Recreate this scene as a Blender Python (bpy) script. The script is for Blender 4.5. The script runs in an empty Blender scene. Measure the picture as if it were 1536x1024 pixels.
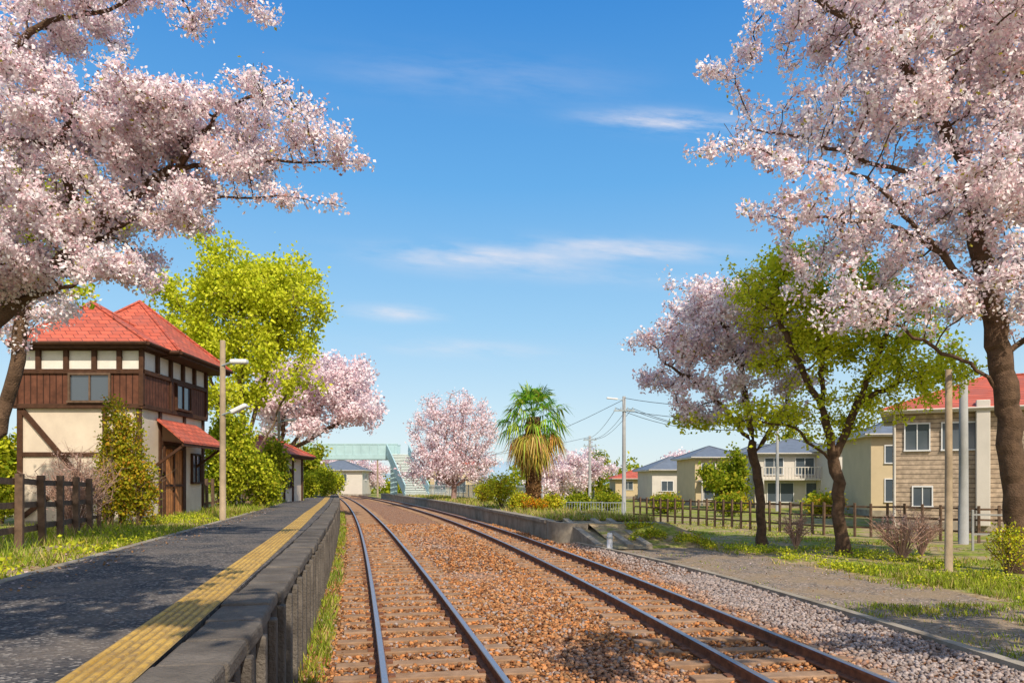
import bpy, math, random
import numpy as np
from mathutils import Vector, Matrix
rng=np.random.default_rng(7); random.seed(7)
S=bpy.context.scene
S.view_settings.view_transform='Standard'; S.view_settings.look='None'; S.view_settings.exposure=0
COL=S.collection
# ------------------------------------------------------------ materials
class NT:
    def __init__(s,name):
        s.m=bpy.data.materials.new(name); s.m.use_nodes=True; s.t=s.m.node_tree; s.n=s.t.nodes; s.l=s.t.links
        s.b=s.n['Principled BSDF']; s.out=s.n['Material Output']
    def new(s,ty,**k):
        n=s.n.new(ty)
        for a,v in k.items(): setattr(n,a,v)
        return n
    def link(s,a,b): s.l.new(a,b)
    def geo(s):
        if not hasattr(s,'_g'): s._g=s.new('ShaderNodeNewGeometry')
        return s._g
    def noise(s,sc,det=3,vec=None,rough=.6):
        n=s.new('ShaderNodeTexNoise'); n.inputs['Scale'].default_value=sc; n.inputs['Detail'].default_value=det
        n.inputs['Roughness'].default_value=rough
        s.link(vec if vec is not None else s.geo().outputs['Position'],n.inputs['Vector']); return n.outputs['Fac']
    def ramp(s,fac,stops):
        r=s.new('ShaderNodeValToRGB'); e=r.color_ramp.elements
        while len(e)<len(stops): e.new(.5)
        for i,(p,c) in enumerate(stops): e[i].position=p; e[i].color=(*c,1) if len(c)==3 else c
        s.link(fac,r.inputs['Fac']); return r.outputs['Color']
    def mix(s,fac,a,b,mode='MIX'):
        m=s.new('ShaderNodeMix',data_type='RGBA',blend_type=mode)
        for v,i in ((fac,0),(a,6),(b,7)):
            if hasattr(v,'links') or hasattr(v,'is_linked'): s.link(v,m.inputs[i])
            elif i==0: m.inputs[0].default_value=v
            else: m.inputs[i].default_value=(*v,1)
        return m.outputs[2]
    def math(s,op,a,b=None,clamp=False):
        m=s.new('ShaderNodeMath',operation=op,use_clamp=clamp)
        for i,v in enumerate((a,b)):
            if v is None: continue
            if isinstance(v,(int,float)): m.inputs[i].default_value=v
            else: s.link(v,m.inputs[i])
        return m.outputs[0]
    def bump(s,h,st=.5,dist=.02):
        b=s.new('ShaderNodeBump'); b.inputs['Strength'].default_value=st; b.inputs['Distance'].default_value=dist
        s.link(h,b.inputs['Height']); s.link(b.outputs[0],s.b.inputs['Normal'])
    def col(s,c): 
        if isinstance(c,tuple): s.b.inputs['Base Color'].default_value=(*c,1)
        else: s.link(c,s.b.inputs['Base Color'])
    def rough(s,v): s.b.inputs['Roughness'].default_value=v
def M(name,col,rough=.8,var=.35,sc=3,bsc=40,bst=.3,bd=.01,metal=0,dirt=None):
    t=NT(name); a=tuple(c*(1-var) for c in col); b=tuple(min(1,c*(1+var*.6)) for c in col)
    c=t.ramp(t.noise(sc,4),[(.3,a),(.7,b)])
    if dirt: c=t.mix(t.ramp(t.noise(1.3,6,rough=.7),[(.45,(0,0,0)),(.7,(1,1,1))]),c,dirt)
    h=t.noise(bsc,2); c=t.mix(t.math('MULTIPLY',h,.5),c,tuple(x*.55 for x in col))
    t.col(c); t.rough(rough); t.b.inputs['Metallic'].default_value=metal; t.b.inputs['Specular IOR Level'].default_value=.25
    if bst>.25: t.bump(h,bst,bd)
    return t.m
def leafmat(name,trans=.4,rough=.7,tint=(1,1,1)):
    t=NT(name); a=t.new('ShaderNodeAttribute',attribute_name='Col')
    d=t.new('ShaderNodeBsdfDiffuse'); tr=t.new('ShaderNodeBsdfTranslucent'); mx=t.new('ShaderNodeMixShader'); mx.inputs[0].default_value=trans
    t.link(a.outputs['Color'],d.inputs[0]); tc=t.mix(1.0,a.outputs['Color'],tint,'MULTIPLY'); t.link(tc,tr.inputs[0])
    t.link(d.outputs[0],mx.inputs[1]); t.link(tr.outputs[0],mx.inputs[2]); t.link(mx.outputs[0],t.out.inputs[0]); return t.m
def attrmat(name,rough=.85,bsc=60):
    t=NT(name); a=t.new('ShaderNodeAttribute',attribute_name='Col')
    c=t.mix(t.math('MULTIPLY',t.noise(bsc,2),.5),a.outputs['Color'],(0.08,.045,.025)); t.col(c); t.rough(rough)
    t.b.inputs['Specular IOR Level'].default_value=.2; return t.m
petal=leafmat('blossom',.36,tint=(1,.98,.97)); leafm=leafmat('leaf',.42,tint=(1,1,.6)); grassm=leafmat('grass_blade',.3,tint=(1,1,.5)); stonem=attrmat('ballast_stone')
bark=M('bark',(.14,.085,.052),.95,.5,6,35,1,.03); bark2=M('bark_light',(.22,.15,.09),.95,.5,6,35,1,.03)
concrete=M('concrete',(.38,.33,.26),.9,.3,2,50,.4,.01,dirt=(.17,.13,.09))
conc_dark=M('platform_concrete',(.17,.145,.12),.92,.5,2.2,45,.8,.02,dirt=(.055,.046,.04))
timber=M('dark_timber',(.085,.038,.02),.75,.4,8,60,.4,.006)
fencewood=M('fence_wood',(.16,.1,.065),.85,.5,8,60,.4,.006)
white=M('white_panel',(.82,.78,.7),.8,.12,3,40,.2,.004)
plaster=M('cream_plaster',(.76,.64,.5),.85,.15,1.5,60,.35,.006,dirt=(.62,.51,.4))
teal=M('teal_steel',(.42,.6,.62),.5,.12,1,20,.1,.004)
steelg=M('galvanised_steel',(.42,.48,.5),.45,.15,4,30,.1,.003,metal=.3)
polewood=M('weathered_pole',(.38,.29,.19),.85,.3,4,50,.5,.006)
polegrey=M('concrete_pole',(.36,.36,.35),.8,.15,3,50,.3,.004)
lampw=M('lamp_white',(.8,.8,.8),.4,.05,bst=0)
black=M('cable_black',(.02,.02,.02),.6,.1,bst=0)
sidingW=M('white_wall',(.66,.61,.54),.8,.1,1,40,.2,.004); sidingB=M('beige_wall',(.6,.48,.3),.8,.1,1,40,.2,.004)
roofgrey=M('grey_roof',(.16,.19,.24),.6,.2,2,20,.3,.02)
def planks(name,col,sc,vertical=True):
    t=NT(name); w=t.new('ShaderNodeTexWave'); 
    w.wave_type='BANDS'; w.bands_direction='X'; w.inputs['Scale'].default_value=sc; w.inputs['Distortion'].default_value=0
    s=t.new('ShaderNodeSeparateXYZ'); t.link(t.geo().outputs['Position'],s.inputs[0]); cb=t.new('ShaderNodeCombineXYZ')
    if vertical: t.link(t.math('ADD',s.outputs[0],s.outputs[1]),cb.inputs[0])
    else: t.link(s.outputs[2],cb.inputs[0])
    t.link(cb.outputs[0],w.inputs['Vector'])
    g=t.ramp(w.outputs['Fac'],[(0.0,(0,0,0)),(.12,(1,1,1))])
    c=t.ramp(t.noise(5,5),[(.3,tuple(x*.6 for x in col)),(.7,tuple(x*1.3 for x in col))])
    t.col(t.mix(g,tuple(x*.3 for x in col),c)); t.rough(.75); t.bump(g,.8,.012); t.b.inputs['Specular IOR Level'].default_value=.25; return t.m
brownplank=planks('brown_planks',(.13,.05,.028),1.9); tanboards=planks('tan_siding',(.44,.34,.25),1.6,False); doorwood=planks('door_wood',(.48,.2,.07),2.2)
def rooft(name,col):
    t=NT(name); s=t.new('ShaderNodeSeparateXYZ'); t.link(t.geo().outputs['Position'],s.inputs[0])
    cb=t.new('ShaderNodeCombineXYZ'); t.link(t.math('ADD',s.outputs[0],s.outputs[1]),cb.inputs[0]); t.link(t.math('MULTIPLY',s.outputs[2],1.6),cb.inputs[1])
    b=t.new('ShaderNodeTexBrick'); b.inputs['Scale'].default_value=1; b.inputs['Brick Width'].default_value=.3; b.inputs['Row Height'].default_value=.2; b.inputs['Mortar Size'].default_value=.012
    b.inputs['Color1'].default_value=(*[x*.8 for x in col],1); b.inputs['Color2'].default_value=(*[min(1,x*1.2) for x in col],1); b.inputs['Mortar'].default_value=(*[x*.3 for x in col],1)
    t.link(cb.outputs[0],b.inputs['Vector'])
    c=t.mix(t.ramp(t.noise(1.5,6,rough=.75),[(.45,(0,0,0)),(.75,(.8,.8,.8))]),b.outputs['Color'],tuple(x*.45+.06 for x in col))
    t.col(c); t.rough(.7); t.bump(b.outputs['Fac'],-.6,.02); return t.m
redroof=rooft('red_roof_tiles',(.52,.105,.055))
t=NT('window_glass'); t.col((.07,.09,.11)); t.rough(.08); t.b.inputs['Specular IOR Level'].default_value=.8; glass=t.m
# rail
t=NT('rail_steel'); s=t.new('ShaderNodeSeparateXYZ'); t.link(t.geo().outputs['Normal'],s.inputs[0])
s2=t.new('ShaderNodeSeparateXYZ'); t.link(t.geo().outputs['Position'],s2.inputs[0])
top=t.math('MULTIPLY',t.math('GREATER_THAN',s.outputs[2],.75),t.math('GREATER_THAN',s2.outputs[2],-.012))
rust=t.ramp(t.noise(9,4),[(.3,(.09,.035,.02)),(.7,(.27,.11,.05))])
t.col(t.mix(top,rust,(.42,.4,.44))); t.link(t.math('MULTIPLY',top,.8),t.b.inputs['Metallic'])
t.link(t.math('SUBTRACT',.8,t.math('MULTIPLY',top,.45)),t.b.inputs['Roughness']); railm=t.m
def asphalt():
    t=NT('asphalt'); c=t.ramp(t.noise(1.2,4),[(.3,(.05,.05,.054)),(.7,(.11,.1,.1))])
    v=t.new('ShaderNodeTexVoronoi'); v.inputs['Scale'].default_value=55; t.link(t.geo().outputs['Position'],v.inputs['Vector'])
    sp=t.new('ShaderNodeSeparateColor'); t.link(v.outputs['Color'],sp.inputs[0])
    c=t.mix(t.ramp(sp.outputs[0],[(.75,(0,0,0)),(.92,(.8,.8,.8))]),c,(.32,.29,.26))
    c=t.mix(t.ramp(sp.outputs[1],[(.5,(0,0,0)),(.9,(.55,.55,.55))]),c,(.02,.02,.024))
    c=t.mix(t.ramp(t.noise(.6,6,rough=.75),[(.46,(0,0,0)),(.7,(.6,.6,.6))]),c,(.22,.175,.13))
    c=t.mix(t.ramp(t.noise(3.5,5,rough=.8),[(.56,(0,0,0)),(.7,(.5,.5,.5))]),c,(.035,.035,.04))
    t.col(c); t.rough(.9); t.bump(v.outputs['Distance'],.8,.012); t.b.inputs['Specular IOR Level'].default_value=.2; return t.m
asph=asphalt()
t=NT('worn_yellow_tactile'); f=t.ramp(t.noise(9,6,rough=.85),[(.44,(0,0,0)),(.62,(.85,.85,.85))])
c=t.ramp(t.noise(2,3),[(.3,(.46,.26,.04)),(.7,(.68,.43,.09))]); t.col(t.mix(f,c,(.24,.155,.07))); t.rough(.85); yellow=t.m
t=NT('tactile_gaps'); c=t.ramp(t.noise(6,5,rough=.8),[(.35,(.2,.13,.05)),(.65,(.42,.28,.08))]); t.col(c); t.rough(.9); yellow2=t.m
# ballast base
t=NT('ballast_bed'); v=t.new('ShaderNodeTexVoronoi'); v.inputs['Scale'].default_value=17; v.inputs['Randomness'].default_value=1; t.link(t.geo().outputs['Position'],v.inputs['Vector'])
sp=t.new('ShaderNodeSeparateColor'); t.link(v.outputs['Color'],sp.inputs[0])
c=t.ramp(sp.outputs[0],[(0,(.18,.07,.03)),(.4,(.46,.2,.075)),(.75,(.53,.28,.13)),(1,(.46,.38,.3))])
ed=t.ramp(v.outputs['Distance'],[(.25,(1,1,1)),(.8,(.2,.15,.13))]); t.col(t.mix(1.0,c,ed,'MULTIPLY')); t.rough(.95); t.bump(v.outputs['Distance'],-1,.05); bedm=t.m
sleeperm=M('sleeper_wood',(.38,.24,.15),.9,.4,5,40,.6,.01,dirt=(.25,.13,.06))
# ground
t=NT('ground'); a=t.new('ShaderNodeAttribute',attribute_name='Col'); sp=t.new('ShaderNodeSeparateColor'); t.link(a.outputs['Color'],sp.inputs[0])
n1=t.noise(.9,7,rough=.72); n2=t.noise(7,4)
dirt=t.ramp(n2,[(.3,(.22,.155,.085)),(.7,(.48,.37,.22))])
grass=t.ramp(n2,[(.3,(.11,.135,.02)),(.55,(.24,.28,.04)),(.75,(.4,.36,.1))])
v=t.new('ShaderNodeTexVoronoi'); v.inputs['Scale'].default_value=30; t.link(t.geo().outputs['Position'],v.inputs['Vector'])
vs=t.new('ShaderNodeSeparateColor'); t.link(v.outputs['Color'],vs.inputs[0])
path=t.ramp(vs.outputs[0],[(0,(.1,.085,.075)),(.5,(.21,.175,.145)),(.85,(.32,.26,.21)),(1,(.55,.42,.35))])
path=t.mix(t.ramp(n1,[(.4,(0,0,0)),(.6,(.8,.8,.8))]),path,(.3,.22,.135))
gf=t.ramp(t.math('ADD',sp.outputs[1],t.math('MULTIPLY',t.math('SUBTRACT',n1,.5),2.9)),[(.38,(0,0,0)),(.66,(1,1,1))])
pf=t.ramp(t.math('ADD',sp.outputs[0],t.math('MULTIPLY',t.math('SUBTRACT',n1,.5),1.6)),[(.42,(0,0,0)),(.6,(1,1,1))])
c=t.mix(gf,dirt,grass); c=t.mix(pf,c,path); t.col(c); t.rough(.95); t.bump(t.noise(40,2),.6,.03); t.b.inputs['Specular IOR Level'].default_value=.1; groundm=t.m
# ------------------------------------------------------------ mesh helpers
def mkobj(name,V,F,mat,parent=None,col=None,smooth=False,loc=None):
    me=bpy.data.meshes.new(name)
    if isinstance(F,np.ndarray):
        V=np.asarray(V,dtype=np.float32); n=F.shape[1]; nf=len(F)
        me.vertices.add(len(V)); me.vertices.foreach_set('co',V.ravel())
        me.loops.add(nf*n); me.loops.foreach_set('vertex_index',F.astype(np.int32).ravel())
        me.polygons.add(nf); me.polygons.foreach_set('loop_start',np.arange(0,nf*n,n,dtype=np.int32))
        me.update(calc_edges=True); me.validate()
    else: me.from_pydata([tuple(v) for v in V],[],F); me.update()
    if col is not None:
        at=me.color_attributes.new('Col','FLOAT_COLOR','POINT')
        c=np.ones((len(me.vertices),4),np.float32); c[:,:3]=col; at.data.foreach_set('color',c.ravel())
    if smooth: me.polygons.foreach_set('use_smooth',np.ones(len(me.polygons),bool))
    me.materials.append(mat); o=bpy.data.objects.new(name,me); COL.objects.link(o)
    if parent: o.parent=parent
    if loc: o.location=loc
    return o
def empty(name,loc=(0,0,0),rot=0):
    e=bpy.data.objects.new(name,None); COL.objects.link(e); e.location=loc; e.rotation_euler=(0,0,rot); e.empty_display_size=.2; return e
def box(p,name,x,y,z,mat,bev=0):
    V=[(a,b,c) for c in z for b in y for a in x]
    F=[(0,2,3,1),(4,5,7,6),(0,1,5,4),(2,6,7,3),(0,4,6,2),(1,3,7,5)]
    o=mkobj(name,V,F,mat,p)
    if bev: m=o.modifiers.new('b','BEVEL'); m.width=bev; m.segments=2
    return o
def tubeVF(pts,rad,n=8,caps=True):
    pts=[Vector(q) for q in pts]; V=[];F=[]
    if not hasattr(rad,'__len__'): rad=[rad]*len(pts)
    for i,q in enumerate(pts):
        d=(pts[min(i+1,len(pts)-1)]-pts[max(i-1,0)]).normalized()
        if abs(d.z)<.95: u=d.cross(Vector((0,0,1))).normalized()
        else: u=d.cross(Vector((0,1,0))).normalized()
        w=d.cross(u)
        for k in range(n):
            a=2*math.pi*k/n; V.append(q+rad[i]*(math.cos(a)*u+math.sin(a)*w))
    for i in range(len(pts)-1):
        for k in range(n): F.append((i*n+k,i*n+(k+1)%n,(i+1)*n+(k+1)%n,(i+1)*n+k))
    if caps: F.append(tuple(range(n))); F.append(tuple(range((len(pts)-1)*n,len(pts)*n)))
    return V,F
def tube(p,name,pts,rad,mat,n=8): 
    V,F=tubeVF(pts,rad,n); return mkobj(name,V,F,mat,p,smooth=n>6)
class Acc:
    def __init__(s): s.V=[];s.F=[]
    def add(s,V,F): b=len(s.V); s.V+=[tuple(v) for v in V]; s.F+=[tuple(i+b for i in f) for f in F]
    def box(s,c,size,rot=0,tilt=None):
        m=Matrix.Rotation(rot,3,'Z')
        if tilt is not None: m=m@tilt
        V=[Vector(c)+m@Vector((a*size[0]/2,b*size[1]/2,d*size[2]/2)) for d in(-1,1) for b in(-1,1) for a in(-1,1)]
        s.add(V,[(0,2,3,1),(4,5,7,6),(0,1,5,4),(2,6,7,3),(0,4,6,2),(1,3,7,5)])
    def beam(s,a,b,w,h):
        a=Vector(a);b=Vector(b);d=b-a;d.normalize();u=d.cross(Vector((0,0,1)))
        u=u.normalized() if u.length>.01 else Vector((1,0,0)); v=u.cross(d)
        V=[q+u*i*w/2+v*j*h/2 for q in(a,b) for j in(-1,1) for i in(-1,1)]
        s.add(V,[(0,2,3,1),(4,5,7,6),(0,1,5,4),(2,6,7,3),(0,4,6,2),(1,3,7,5)])
    def tube(s,*a): s.add(*tubeVF(*a))
    def obj(s,name,mat,parent=None,bev=0,smooth=False):
        o=mkobj(name,s.V,s.F,mat,parent,smooth=smooth)
        if bev: m=o.modifiers.new('b','BEVEL'); m.width=bev; m.segments=2
        return o
# ------------------------------------------------------------ track alignment
def fit(pts,deg=4):
    p=np.array(pts); co=np.polyfit(p[:,0],p[:,1],deg); ym=140
    def f(y):
        y=np.asarray(y,float); return np.where(y<ym,np.polyval(co,np.minimum(y,ym)),np.polyval(co,ym)+(y-ym)*-.27)
    return f
c1=fit([(-6,1.85),(0,.72),(6.73,-.55),(10,-1.2),(16.1,-2.45),(31,-5.65),(67,-13.85),(100,-22.1),(140,-33)])
c2=fit([(-6,4.25),(0,3.65),(6.73,2.8),(10,2.35),(14.7,1.68),(28.75,-.65),(63,-8.6),(100,-18.6),(140,-31.5)])
def sweep(name,ys,cf,prof,mat,parent=None,closed=True,col=None):
    ys=np.asarray(ys,float); x=cf(ys); dx=(cf(ys+.2)-cf(ys-.2))/.4; L=np.sqrt(1+dx*dx); nx=1/L; ny=-dx/L
    prof=np.array(prof,float); n=len(prof)
    V=np.zeros((len(ys),n,3)); V[:,:,0]=x[:,None]+nx[:,None]*prof[None,:,0]; V[:,:,1]=ys[:,None]+ny[:,None]*prof[None,:,0]; V[:,:,2]=prof[None,:,1]
    m=n if closed else n-1; F=[]
    for i in range(len(ys)-1):
        for k in range(m): F.append((i*n+k,(i+1)*n+k,(i+1)*n+(k+1)%n,i*n+(k+1)%n))
    if closed: F.append(tuple(range(n))); F.append(tuple(range((len(ys)-1)*n,len(ys)*n))[::-1])
    return mkobj(name,V.reshape(-1,3),F,mat,parent)
def yrange(a,b): 
    r=[a]; 
    while r[-1]<b: r.append(min(b,r[-1]+max(.5,r[-1]*.04)))
    return r
def railprof(o):
    h=.0325; return [(o-.06,-.14),(o+.06,-.14),(o+.06,-.128),(o+.011,-.112),(o+.011,-.045),(o+h,-.036),(o+h,-.006),(o+h-.007,0),(o-h+.007,0),(o-h,-.006),(o-h,-.036),(o-.011,-.045),(o-.011,-.112),(o-.06,-.128)]
for cf,ye in((c1,260),(c2,138)):
    T=empty('railway_track')
    for i,o in enumerate((-.5335,.5335)): sweep('rail_%d'%(i+1),yrange(-4,ye),cf,railprof(o),railm,T)
    A=Acc(); P=Acc(); y=-3.8
    while y<min(ye,150):
        x=float(cf(y)); sl=float(cf(y+.2)-cf(y-.2))/.4
        r=math.atan(sl)*-1
        L=2.0+random.uniform(-.06,.06); A.box((x+random.uniform(-.03,.03),y,-.203+random.uniform(-.008,.008)),(L,.2+random.uniform(-.02,.02),.135),r+random.uniform(-.015,.015))
        if y<45:
            for o in(-.5335,.5335):
                for s_ in(-.09,.09): P.box((x+(o+s_)*math.cos(r),y+(o+s_)*math.sin(r),-.128),(.07,.11,.03),r)
        y+=.6
    A.obj('sleepers',sleeperm,T,bev=.012); P.obj('rail_clips',railm,T)
cy=np.array([-6,2,5,7.8,10.5,13.2,18.2,22.5,24.5]); cx=np.array([5.9,5.6,5.45,5.2,5.0,4.7,3.67,2.6,2.0])
pk=np.polyfit(cy,cx,4)
curb=lambda y: np.where(np.asarray(y)<24.5,np.polyval(pk,np.minimum(y,24.5)),c2(y)+1.5)
sweep('concrete_curb',yrange(-4,24.4),curb,[(-.07,-.3),(.07,-.3),(.07,-.1),(-.07,-.1)],concrete)
ys=np.array(yrange(-5,260)); V=[];F=[];K=14
for y in ys:
    a=float(c1(y))-1.5; b=float(curb(y))if y<139 else float(c1(y))+2.2
    for k in range(K+1):
        x=a+(b-a)*k/K; V.append((x,y,-.185+.012*math.sin(x*5+y*1.7)))
for i in range(len(ys)-1):
    for k in range(K): q=i*(K+1)+k; F.append((q,q+1,q+K+2,q+K+1))
mkobj('ballast_bed',V,F,bedm,smooth=True)
def ico():
    p=(1+5**.5)/2; V=np.array([(-1,p,0),(1,p,0),(-1,-p,0),(1,-p,0),(0,-1,p),(0,1,p),(0,-1,-p),(0,1,-p),(p,0,-1),(p,0,1),(-p,0,-1),(-p,0,1)],float)/1.9
    F=np.array([(0,11,5),(0,5,1),(0,1,7),(0,7,10),(0,10,11),(1,5,9),(5,11,4),(11,10,2),(10,7,6),(7,1,8),(3,9,4),(3,4,2),(3,2,6),(3,6,8),(3,8,9),(4,9,5),(2,4,11),(6,2,10),(8,6,7),(9,8,1)]); return V,F
IV,IF=ico()
def pn(x,y,s=1,o=0): return (np.sin(x*1.7*s+o)+np.sin(y*2.1*s+1.3+o)+np.sin((x+y)*1.1*s+2.1*o)+np.sin((x-1.6*y)*1.9*s+.7)+np.sin(x*4.3*s+np.sin(y*3.1*s)*1.5)*.7)/4.7
def stones(name,n,y0,y1,smin,smax):
    y=y0+(y1-y0)*rng.random(n)**1.25; 
    a=c1(y)-1.42; b=curb(y)-.02
    x=a+(b-a)*rng.random(n); s=smin+(smax-smin)*rng.random(n)**1.5; s=s*(1+np.clip((y-8)/22,0,1.2))
    keep=np.ones(n,bool)
    for cf in(c1,c2):
        for o in(-.5335,.5335): keep&=np.abs(x-cf(y)-o)>.055+s*.35
        ph=((y-(x-cf(y))*.2+3.8)/.6)%1; on=(np.minimum(ph,1-ph)*.6<.115)&(np.abs(x-cf(y))<1.02)
        keep&=~(on&(rng.random(n)<.92))
    x,y,s=x[keep],y[keep],s[keep]; n=len(x)
    q=rng.normal(size=(n,4)); q/=np.linalg.norm(q,axis=1)[:,None]; w,i,j,k=q.T
    R=np.stack([1-2*(j*j+k*k),2*(i*j-k*w),2*(i*k+j*w),2*(i*j+k*w),1-2*(i*i+k*k),2*(j*k-i*w),2*(i*k-j*w),2*(j*k+i*w),1-2*(i*i+j*j)],1).reshape(n,3,3)
    vv=IV[None]*(1+.32*rng.normal(size=(n,12,1)).clip(-1.3,1.3))*(np.array([1,.8,.62])[None,None])
    vv=np.einsum('nab,nvb->nva',R,vv)*s[:,None,None]*.5
    vv[:,:,2]*=.8
    z=-.18+s*.12+rng.random(n)*.02
    vv+=np.stack([x,y,z],1)[:,None]
    F=(IF[None]+12*np.arange(n)[:,None,None]).reshape(-1,3)
    g=np.clip((x-c2(y)-.8)/.6+.5*pn(x,y,1.2)+(9-y)*.06,0,1)*.85; g=np.maximum(g,(rng.random(n)<.14)*.75)
    g=np.maximum(g,np.clip(.15-.5*pn(x,y,.8,2)-.35*np.abs(x-c1(y)-1.7),0,.45))
    b=(.5+.8*rng.random((n,1))); hue=rng.random((n,1)); o=(np.array([.6,.225,.065])*(1-hue)+np.array([.52,.3,.15])*hue)*b
    dk=rng.random(n)<.28; o[dk]*=np.array([.42,.36,.36])
    gr=np.array([.4,.36,.35])*(.45+.9*rng.random((n,1)))
    c=(o*(1-g[:,None])+gr*g[:,None]).clip(0,.85)
    mkobj(name,vv.reshape(-1,3),F,stonem,col=np.repeat(c,12,0))
stones('ballast_stones',46000,4.9,16,.036,.078)
stones('ballast_stones.001',15000,15,36,.04,.07)
# ------------------------------------------------------------ platform (left)
PW=3.75
PF=empty('station_platform')
ysP=yrange(-4,78)
sweep('platform_body',ysP,c1,[(-1.46,-.3),(-1.46,.82),(-1.72,.82),(-1.72,.9),(-PW,.9),(-PW,-.3)],asph,PF)
sweep('platform_wall',ysP,c1,[(-1.43,-.3),(-1.43,.8),(-1.457,.8),(-1.457,-.3)],conc_dark,PF)
A=Acc();B=Acc(); y=-3
while y<77:
    x=float(c1(y)); sl=float(c1(y+.2)-c1(y-.2))/.4; r=-math.atan(sl); nx,ny=math.cos(r),math.sin(r)
    o=-1.53+random.uniform(-.016,.016); A.box((x+o*nx,y+o*ny,.851+random.uniform(-.009,.009)),(.34,.585,.105),r+random.uniform(-.014,.014))
    o=-1.41; B.box((x+o*nx,y+.3+o*ny,.26),(.06,.11,1.08),r)
    y+=.6
A.obj('coping_blocks',conc_dark,PF,bev=.022); B.obj('wall_ribs',conc_dark,PF,bev=.012)
cs=lambda y: c1(y)-1.3-np.clip(.55+.012*np.asarray(y),.55,.82)
sweep('tactile_strip',ysP,cs,[(-.16,.904),(.16,.904)],yellow2,PF,closed=False)
for i,o in enumerate((-.13,-.078,-.026,.026,.078,.13)): sweep('tactile_bar_%d'%(i+1),yrange(-2,60),cs,[(o-.017,.9045),(o-.011,.913),(o+.011,.913),(o+.017,.9045)],yellow,PF,closed=False)
sweep('platform_kerb',ysP,c1,[(-PW-.12,-.2),(-PW-.005,-.2),(-PW-.005,.905),(-PW-.12,.905)],concrete,PF)
# ------------------------------------------------------------ ground sheet
def lin(segs):
    r=[]
    for a,b,s in segs: r+=list(np.arange(a,b,s))
    return np.array(r)
gx=lin([(-3000,-300,450),(-300,-60,20),(-60,-20,2),(-20,24,.3),(24,60,2),(60,300,20),(300,3001,450)])
gy=lin([(-600,-60,90),(-60,-4,7),(-4,50,.4),(50,110,2),(110,300,15),(300,3001,300)])
X,Y=np.meshgrid(gx,gy); pl=c1(Y)-PW
left=np.clip((pl+.6-X)/.5,0,1)*np.clip((110-Y)/25,0,1)
Z=-.215+left*1.05-.15*np.clip((pl-1.5-X)/2,0,1)*left+.02*pn(X,Y,.9)*(np.abs(X)<60)
gbx=[0,8,11.8,14,17.9,24.9,37,45,60]; gbv=[8.0,8.0,8.1,8.0,7.2,6.0,6.4,6.8,4]
GB=lambda y: np.interp(y,gbx,gbv)
gb=GB(Y)
pathm=((X>curb(Y)-.3)&(X<gb)&(Y<50)).astype(float)
pathm*=.85-.4*np.clip((12-Y)/3,0,1)*np.clip((X-6.2)/1,0,1)
grassmk=np.where(X>gb,.5,0.0); grassmk=np.where((X<pl),.36+.25*np.clip((pl-X-1.4),-1,.6),grassmk); grassmk=np.where((Y>45),.65,grassmk)
grassmk=np.where((X>curb(Y))&(X<gb)&(Y<13),.65,grassmk)
V=np.stack([X,Y,Z],-1).reshape(-1,3); ny_,nx_=X.shape
idx=np.arange(nx_*ny_).reshape(ny_,nx_); F=np.stack([idx[:-1,:-1],idx[:-1,1:],idx[1:,1:],idx[1:,:-1]],-1).reshape(-1,4)
mkobj('ground',V,F,groundm,col=np.stack([pathm,grassmk,X*0],-1).reshape(-1,3),smooth=True)
def gz(x,y):
    p=c1(y)-PW; l=np.clip((p+.6-x)/.5,0,1)*np.clip((110-y)/25,0,1); return -.215+l*1.05-.15*np.clip((p-1.5-x)/2,0,1)*l
GP=[]
def zone(n,xa,xb,ya,yb,h,thr=-2,ns=1.0,pw=1.6,zoff=None,dry=.2):
    y=ya+(yb-ya)*rng.random(n)**pw; a=xa(y) if callable(xa) else xa; b=xb(y) if callable(xb) else xb
    x=a+(b-a)*rng.random(n); k=(pn(x,y,ns)+.5*pn(x,y,ns*3.1,1))>thr+.3*rng.normal(size=n); x,y=x[k],y[k]
    z=gz(x,y) if zoff is None else np.full(len(x),zoff); GP.append((x,y,z,h*(.4+1.0*rng.random(len(x)))*(1+.25*pn(x,y,2.3)),np.full(len(x),dry)))
zone(60000,lambda y:GB(y)-.6,lambda y:GB(y)+7,9,40,.08,.3,ns=.8,dry=.35)
zone(28000,lambda y:GB(y)+.2,lambda y:GB(y)+2.8,9,18,.15,.1,dry=.15)
zone(18000,lambda y:curb(y)+.25,lambda y:GB(y)+.2,5.5,12.5,.07,.25,pw=1)
zone(5000,lambda y:curb(y)+.05,lambda y:GB(y),12,26,.045,.6)
zone(30000,lambda y:c1(y)-PW-2.0,lambda y:c1(y)-PW-.12,4.5,24,.1,.1)
zone(15000,lambda y:c1(y)-PW-5.0,lambda y:c1(y)-PW-1.5,8,30,.16,-.1)
zone(14000,lambda y:c1(y)-PW-1.5,lambda y:c1(y)-PW-.1,22,75,.2,-.3)
zone(7500,lambda y:c1(y)-1.38,lambda y:c1(y)-1.1,7,50,.15,-.1,zoff=-.18)
zone(14000,lambda y:c2(y)+1.9,lambda y:c2(y)+5.5,27,80,.2,-.1,zoff=.46,dry=.5)
x,y,z,h,dr=[np.concatenate(q) for q in zip(*GP)]; n=len(x)
a=rng.random(n)*2*np.pi; w=.006+.004*rng.random(n)+np.clip(y-10,0,60)*.00045; b=a+1.57+rng.normal(size=n)*.6; le=h*(.2+.7*rng.random(n))
B=np.stack([x,y,z-.01],1); u=np.stack([np.cos(a),np.sin(a),0*a],1)*w[:,None]; d=np.stack([np.cos(b)*le,np.sin(b)*le,h],1)
V=np.stack([B-u,B+u,B+d*.6+u*.7,B+d],1); F=np.arange(n*4).reshape(n,4)
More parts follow.
